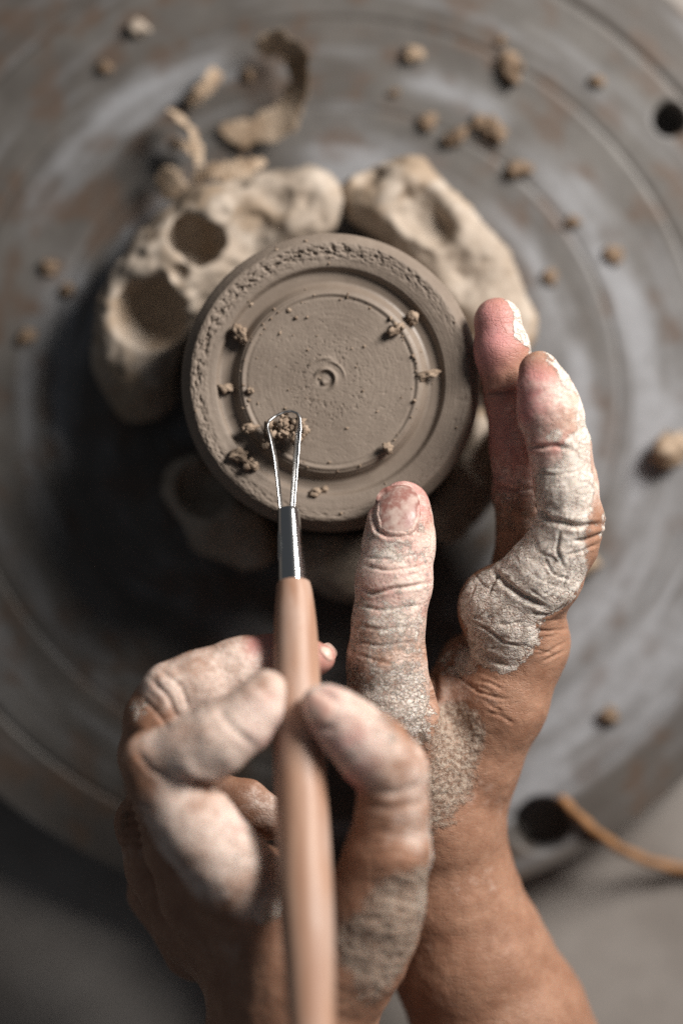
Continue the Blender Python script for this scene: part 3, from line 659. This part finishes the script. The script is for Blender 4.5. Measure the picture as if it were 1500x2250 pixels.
attr(me, 'dust', blobs(v, [(590, 1530, 120, 130, .95), (450, 1640, 122, 190, .92), (430, 1820, 122, 200, .85), (540, 1920, 120, 140, .88), (450, 1480, 100, 200, .78), (740, 1590, 124, 170, .88), (880, 1690, 122, 120, .85), (880, 1800, 118, 110, .5), (590, 1800, 78, 120, .5), (560, 2060, 112, 70, -.9), (300, 1840, 100, 95, -.85), (350, 1950, 100, 90, -.9)]))
attr(me, 'pink', blobs(v, [(760, 1650, 120, 120, 1.0), (600, 1430, 96, 90, .7), (720, 1560, 122, 80, .7), (580, 1590, 122, 90, .6), (520, 1800, 120, 60, .5), (715, 1450, 94, 60, .5)]))
hold = link('hand', me, M['skin'], label='dusty hand pinching the wooden tool handle between thumb and curled fingers', category='hand'); hold.location = Vector(org * .001)
nail(hold, v, f, (700, 1556), (-.75, -.62), (34, 30), M['nail2'], .35, 13, org)
nail(hold, v, f, (722, 1432), (.7, -.6), (16, 20), M['nail2'], .35, 9, org)

# ------------------------------------------------------------------ crumbs, shavings, small things
def ico(sub):
    bm = bmesh.new(); bmesh.ops.create_icosphere(bm, subdivisions=sub, radius=1); v = np.array([q.co for q in bm.verts]); f = np.array([[l.index for l in q.verts] for q in bm.faces]); bm.free(); return v, f
IV, IF = ico(3); JV, JF = ico(2)
def lump(size, seed, rough=.6, hi=True):
    b, f = (IV, IF) if hi else (JV, JF)
    n = fbm(b * 1.3 + seed * 7.1, seed, 3) - .5; n2 = fbm(b * 3.1 + seed * 3.3, seed + 50, 3) - .5
    v = b * (1 + rough * 1.9 * n + rough * 1.7 * n2)[:, None] * np.array(size)
    return v, f
def rotz(v, a): c, s = math.cos(a), math.sin(a); return np.stack([v[:, 0] * c - v[:, 1] * s, v[:, 0] * s + v[:, 1] * c, v[:, 2]], 1)
def crumb(px, py, z, size, ang, label, seed, mat='crumb', group=None, bits=0, cat='clay crumb'):
    v, f = lump(size, seed, .75); v = rotz(v, math.radians(ang)); V, Fc = [v], [f]; off = len(v)
    R = random.Random(seed)
    for b in range(bits):
        w, g = lump([max(size) * R.uniform(.25, .5)] * 3, seed * 9 + b, .8, False)
        a = R.uniform(0, 6.28); d = max(size) * R.uniform(.5, 1.0)
        w = w + np.array([math.cos(a) * d * size[0] / max(size), math.sin(a) * d * size[1] / max(size), R.uniform(-.3, .5) * size[2]]); w = w if ang == 0 else rotz(w, math.radians(ang))
        V.append(w); Fc.append(g + off); off += len(w)
    v = np.concatenate(V); v[:, 2] -= v[:, 2].min(); c = P(px, py, z); 
    o = link('clay_crumb', mesh_np('clay_crumb', v, np.concatenate(Fc)), M[mat], label=label, category=cat)
    if group: o['group'] = group
    o.location = Vector(c * .001); return o
def bowl_z(px, py):
    p = P(px, py, 66); dx, dy = p[0] - BC[0], p[1] - BC[1]
    return float(bowl_height(np.array([math.hypot(dx, dy)]), np.array([math.atan2(dy, dx)]))[0])
ON = 'crumbs on the bowl'
for px, py, sz, an, lab, sd, bits in [
    (529, 735, (2.3, 2.9, 2.3), 20, 'stubby clay crumb standing on the foot ring near the torn shoulder', 3, 2),
    (495, 852, (2.6, 1.1, 1.2), -10, 'small pale slanting crumb in the channel beside the dark groove', 5, 1),
    (551, 858, (1.2, .9, .9), 20, 'tiny crumb just inside the foot ring by the dark groove', 6, 1),
    (872, 724, (3.0, 1.4, 1.5), 25, 'dark ragged crumb lying across the foot ring towards the fingertip', 8, 3),
    (905, 702, (1.7, 2.2, 1.8), 15, 'knobbly pale crumb perched beyond the ragged dark crumb', 9, 2),
    (938, 824, (3.7, 1.2, 1.9), 14, 'long pale crumb sticking out over the channel', 12, 1),
    (850, 985, (1.5, 1.7, 1.4), 30, 'lone small crumb on the foot ring above the thumb', 14, 1),
    (549, 941, (2.5, 1.5, 1.5), 10, 'pale curled crumb next to the loop of the tool', 16, 3),
    (527, 1000, (2.7, 1.7, 1.8), 20, 'rough crumb in the shadow below the tool loop', 18, 5),
    (553, 1022, (2.6, 1.4, 1.5), -30, 'ragged crumb touching the rough one in the tool shadow', 20, 4),
    (693, 1082, (1.8, 1.3, 1.3), 20, 'dark crumb in the channel beside the wire loop leg', 22, 2),
    (714, 1074, (1.1, 1.0, .9), 0, 'tiny round crumb right of the dark channel crumb', 24, 0)]:
    crumb(px, py, bowl_z(px, py) - .25, sz, an, lab, sd, bits=bits, group=ON)
def specks(name, label, pts, seed, mat):
    R = random.Random(seed); V, Fc, off = [], [], 0
    for px, py, z, s in pts:
        w, g = lump((s * R.uniform(.7, 1.4), s * R.uniform(.7, 1.2), s), R.randint(0, 999), .8, False); w = w + P(px, py, z + s * .4); V.append(w); Fc.append(g + off); off += len(w)
    return link(name, mesh_np(name, np.concatenate(V), np.concatenate(Fc)), M[mat], label=label, category='clay dust', kind='stuff')
R = random.Random(5); pts = []
for i in range(120):
    a = R.uniform(0, 6.28); rad = 190 + R.gauss(0, 6) if i % 2 else R.uniform(20, 320)
    px, py = 726 + rad * math.cos(a), 838 + rad * math.sin(a)
    pts.append((px, py, bowl_z(px, py), R.uniform(.14, .42) if i % 9 else R.uniform(.4, .65)))
specks('clay_specks', 'tiny specks of clay scattered over the bowl foot', pts, 8, 'crumb')
# shavings caught in the loop
R = random.Random(12); V, Fc, off = [], [], 0
for i in range(80):
    t = R.random(); px = 582 + 90 * t + R.gauss(0, 5); py = 948 - 6 * math.sin(t * 3.1) + R.gauss(0, 13); s = R.uniform(.5, 1.35)
    w, g = lump((s * R.uniform(.8, 1.5), s, s * .9), 300 + i, 1.1, False); w = rotz(w, R.uniform(0, 6.28)) + P(px, py, 70.6 + R.uniform(-1.5, 3.2) * math.sin(.4 + t * 2.4)); V.append(w); Fc.append(g + off); off += len(w)
o = link('clay_shavings', mesh_np('clay_shavings', np.concatenate(V), np.concatenate(Fc)), M['crumb'], label='heap of crumbly clay shavings caught in the wire loop', category='clay shavings', kind='stuff'); recenter(o)
# crumbs lying on the wheel
WH = 'crumbs on the wheel'
for px, py, sz, an, lab, sd, mat in [
    (305, 66, (3.4, 2.6, 2.2), 30, 'pale glistening crumb outside the middle groove of the wheel', 31, 'wad'),
    (232, 150, (2.6, 2.0, 1.6), 10, 'small brown crumb beside the groove left of the curled ribbon', 32, 'mudcrumb'),
    (545, 165, (2.4, 2.0, 1.5), 60, 'small dark crumb inside the curve of the long ribbon', 33, 'mudcrumb'),
    (911, 124, (3.0, 2.4, 2.0), 0, 'single tan crumb within the middle groove of the wheel', 34, 'shaving'),
    (1122, 150, (3.3, 5.6, 2.6), 10, 'large brown lump lying across the middle groove', 35, 'mudcrumb'),
    (1100, 90, (1.8, 1.5, 1.2), 10, 'dark speck-sized crumb beyond the large brown lump', 36, 'mudcrumb'),
    (866, 205, (1.7, 1.4, 1.2), 0, 'tiny reddish crumb between two wheel grooves', 37, 'mudcrumb'),
    (1003, 302, (4.2, 2.6, 2.4), 40, 'brown crumb on the inner groove behind the dished wad', 38, 'mudcrumb'),
    (1085, 290, (4.6, 3.0, 2.4), -40, 'flat brown crumb just outside the inner groove', 39, 'mudcrumb'),
    (1052, 272, (2.8, 2.2, 1.8), 0, 'round brown crumb touching the flat one by the inner groove', 40, 'mudcrumb'),
    (940, 270, (2.4, 2.8, 1.6), 20, 'low smeared crumb on the inner groove', 41, 'mudcrumb'),
    (1140, 370, (4.6, 2.2, 1.2), -12, 'long low smear of brown clay on a pale slip arc', 42, 'mudcrumb'),
    (1312, 180, (2.2, 1.8, 1.5), 0, 'small dark crumb near the outer groove', 43, 'mudcrumb'),
    (1260, 488, (2.4, 2.0, 1.5), 0, 'small dark crumb on the broad pale slip arc', 44, 'mudcrumb'),
    (1345, 560, (3.4, 3.0, 1.0), 0, 'flattened brown crumb at the edge of the pale slip', 45, 'mudcrumb'),
    (1208, 610, (2.2, 2.6, 1.2), 0, 'small reddish crumb beside the dished wad', 46, 'mudcrumb'),
    (1478, 990, (7.0, 4.8, 5.0), 25, 'big brown clay lump casting a long shadow on the wheel', 47, 'shaving'),
    (1336, 1575, (3.0, 2.8, 1.8), 0, 'single round crumb on the pale wheel beside the wrist', 48, 'mudcrumb'),
    (110, 585, (3.0, 2.6, 1.6), 0, 'dull crumb on the dark wheel left of the holed wad', 49, 'mudcrumb'),
    (150, 640, (2.2, 2.4, 1.4), 0, 'second dull crumb near the holed wad', 50, 'mudcrumb'),
    (60, 740, (3.4, 2.6, 1.4), 30, 'flat muddy crumb by the wheel rim opposite the fingers', 51, 'mudcrumb'),
    (1275, 1245, (5.0, 3.2, 3.0), 10, 'tan clay scrap half hidden behind the bent index finger', 52, 'shaving')]:
    crumb(px, py, -.3, (sz[0], sz[1], sz[2] * .75), an, lab, sd, mat, WH, 2)
# curled ribbons of trimmed clay
def ribbon(label, pts, seed, thick=1.3, n=70, m=12):
    """pts: (px, py, z, half-width mm, tilt deg)"""
    A = np.array([list(P(a, b, c)) + [w, t] for a, b, c, w, t in pts]); t = np.arange(len(A)); tt = np.linspace(0, len(A) - 1, n)
    A = np.stack([np.interp(tt, t, A[:, i]) for i in range(5)], 1)
    for _ in range(6): A[1:-1] = (A[:-2] + 2 * A[1:-1] + A[2:]) / 4
    T = np.gradient(A[:, :3], axis=0); T /= np.linalg.norm(T, axis=1)[:, None]
    S = np.cross(T, [0, 0, 1.0]); S /= np.linalg.norm(S, axis=1)[:, None]; U = np.cross(S, T)
    ti = np.radians(A[:, 4])[:, None]; S2 = S * np.cos(ti) + U * np.sin(ti); U2 = -S * np.sin(ti) + U * np.cos(ti)
    ws = np.linspace(-1, 1, m); g = []
    for side_ in (1, -1):
        for i in range(n):
            for w in ws:
                jag = 1 + .40 * (vnoise(np.array([[i * .35, side_ * 0 + np.sign(w) * 3, seed * 1.7]]), seed)[0] - .5) * 2
                e = max(0, 1 - w * w) ** .3
                g.append(A[i, :3] + S2[i] * w * A[i, 3] * jag + U2[i] * (side_ * thick * .5 * e + .3 * w * w + .16 * math.sin(i * 1.7 + w)))
    v = np.array(g); f = []
    v += (fbm(v / 2.2, seed + 3, 3) - .5)[:, None] * .9
    K = n * m
    for i in range(n - 1):
        for j in range(m - 1):
            q = [i * m + j, (i + 1) * m + j, (i + 1) * m + j + 1, i * m + j + 1]; f.append(q[::-1]); f.append([x + K for x in q])
    for i in range(n - 1):
        for j in (0, m - 1):
            q = [i * m + j, (i + 1) * m + j, (i + 1) * m + j + K, i * m + j + K]; f.append(q)
    for i in (0, n - 1):
        for j in range(m - 1):
            f.append([i * m + j, i * m + j + 1, i * m + j + 1 + K, i * m + j + K])
    v[:, 2] = np.maximum(v[:, 2], .15 + .2 * (v[:, 2] - v[:, 2].min()))
    o = link('clay_ribbon', mesh_np('clay_ribbon', v, np.array(f)), M['shaving'], label=label, category='clay shaving', group='curled clay ribbons on the wheel'); recenter(o)
    bm = bmesh.new(); bm.from_mesh(o.data); bmesh.ops.recalc_face_normals(bm, faces=bm.faces); bm.to_mesh(o.data); bm.free()
    return o
ribbon('long C-shaped clay ribbon curling on the wheel beyond the wads', [(572, 112, 5, 3.0, -35), (598, 92, 9, 5.2, -50), (634, 100, 11, 6.2, -58), (652, 140, 11, 6.6, -55), (660, 190, 10, 6.8, -48), (644, 240, 8, 7.0, -35), (596, 280, 5, 6.4, -14), (535, 292, 3, 4.4, 0), (482, 280, 2, 1.6, 5)], 71, 1.1)
ribbon('short tan ribbon inside the bend of the C-shaped one', [(478, 155, 4, 2.6, 20), (462, 180, 6, 3.0, 40), (438, 205, 6, 2.8, 40), (415, 228, 3, 1.6, 20)], 72, 1.4)
ribbon('upright dark ribbon curling up from the wad edge', [(376, 245, 9, 2.0, 60), (398, 265, 13, 3.6, 70), (420, 290, 15, 4.0, 75), (434, 325, 14, 3.8, 70), (436, 365, 12, 2.5, 60)], 73, 1.5)
ribbon('crinkled ribbon resting along the top of the holed wad', [(425, 395, 16, 2.2, 15), (465, 378, 19, 3.4, 25), (510, 378, 20, 3.4, 20), (555, 366, 19, 3.0, 10), (580, 352, 17, 1.5, 0)], 74, 1.5)
ribbon('broad pale flake leaning on the holed wad', [(352, 385, 9, 2.6, -10), (372, 398, 12, 4.8, -18), (392, 415, 14, 5.0, -18), (404, 436, 14, 3.0, -10)], 75, 1.8)
ribbon('little bent flake between the upright ribbon and the pale flake', [(372, 322, 3, 1.2, 0), (390, 316, 6, 2.0, 25), (412, 322, 6, 2.0, 25), (424, 335, 4, 1.2, 10)], 76, 1.2)
# cord
A = np.array([P(*p) for p in [(1228, 1750, 3), (1262, 1786, 3.4), (1310, 1830, 2.6), (1365, 1868, -6), (1430, 1896, -16), (1500, 1910, -21.5), (1580, 1915, -22.5), (1700, 1900, -22.5)]]); t = np.arange(len(A)); tt = np.linspace(0, len(A) - 1, 90)
A = np.stack([np.interp(tt, t, A[:, i]) for i in range(3)], 1)
for _ in range(12): A[1:-1] = (A[:-2] + 2 * A[1:-1] + A[2:]) / 4
T = np.gradient(A, axis=0); T /= np.linalg.norm(T, axis=1)[:, None]; S = np.cross(T, [0, 0, 1.0]); S /= np.linalg.norm(S, axis=1)[:, None]; U = np.cross(S, T)
n = 10; a = np.linspace(0, 2 * np.pi, n, endpoint=False)
v = np.concatenate([A[i] + 1.7 * (1 + .15 * np.cos(3 * a + i * .5))[:, None] * (np.cos(a)[:, None] * S[i] + np.sin(a)[:, None] * U[i]) for i in range(90)])
i, j = np.meshgrid(np.arange(89), np.arange(n), indexing='ij'); i, j = i.ravel(), j.ravel(); j2 = (j + 1) % n
o = link('cord', mesh_np('cord', v, np.stack([i * n + j, i * n + j2, (i + 1) * n + j2, (i + 1) * n + j], 1)), M['cord'], label='brown cord trailing over the edge of the wheel', category='cord'); recenter(o)
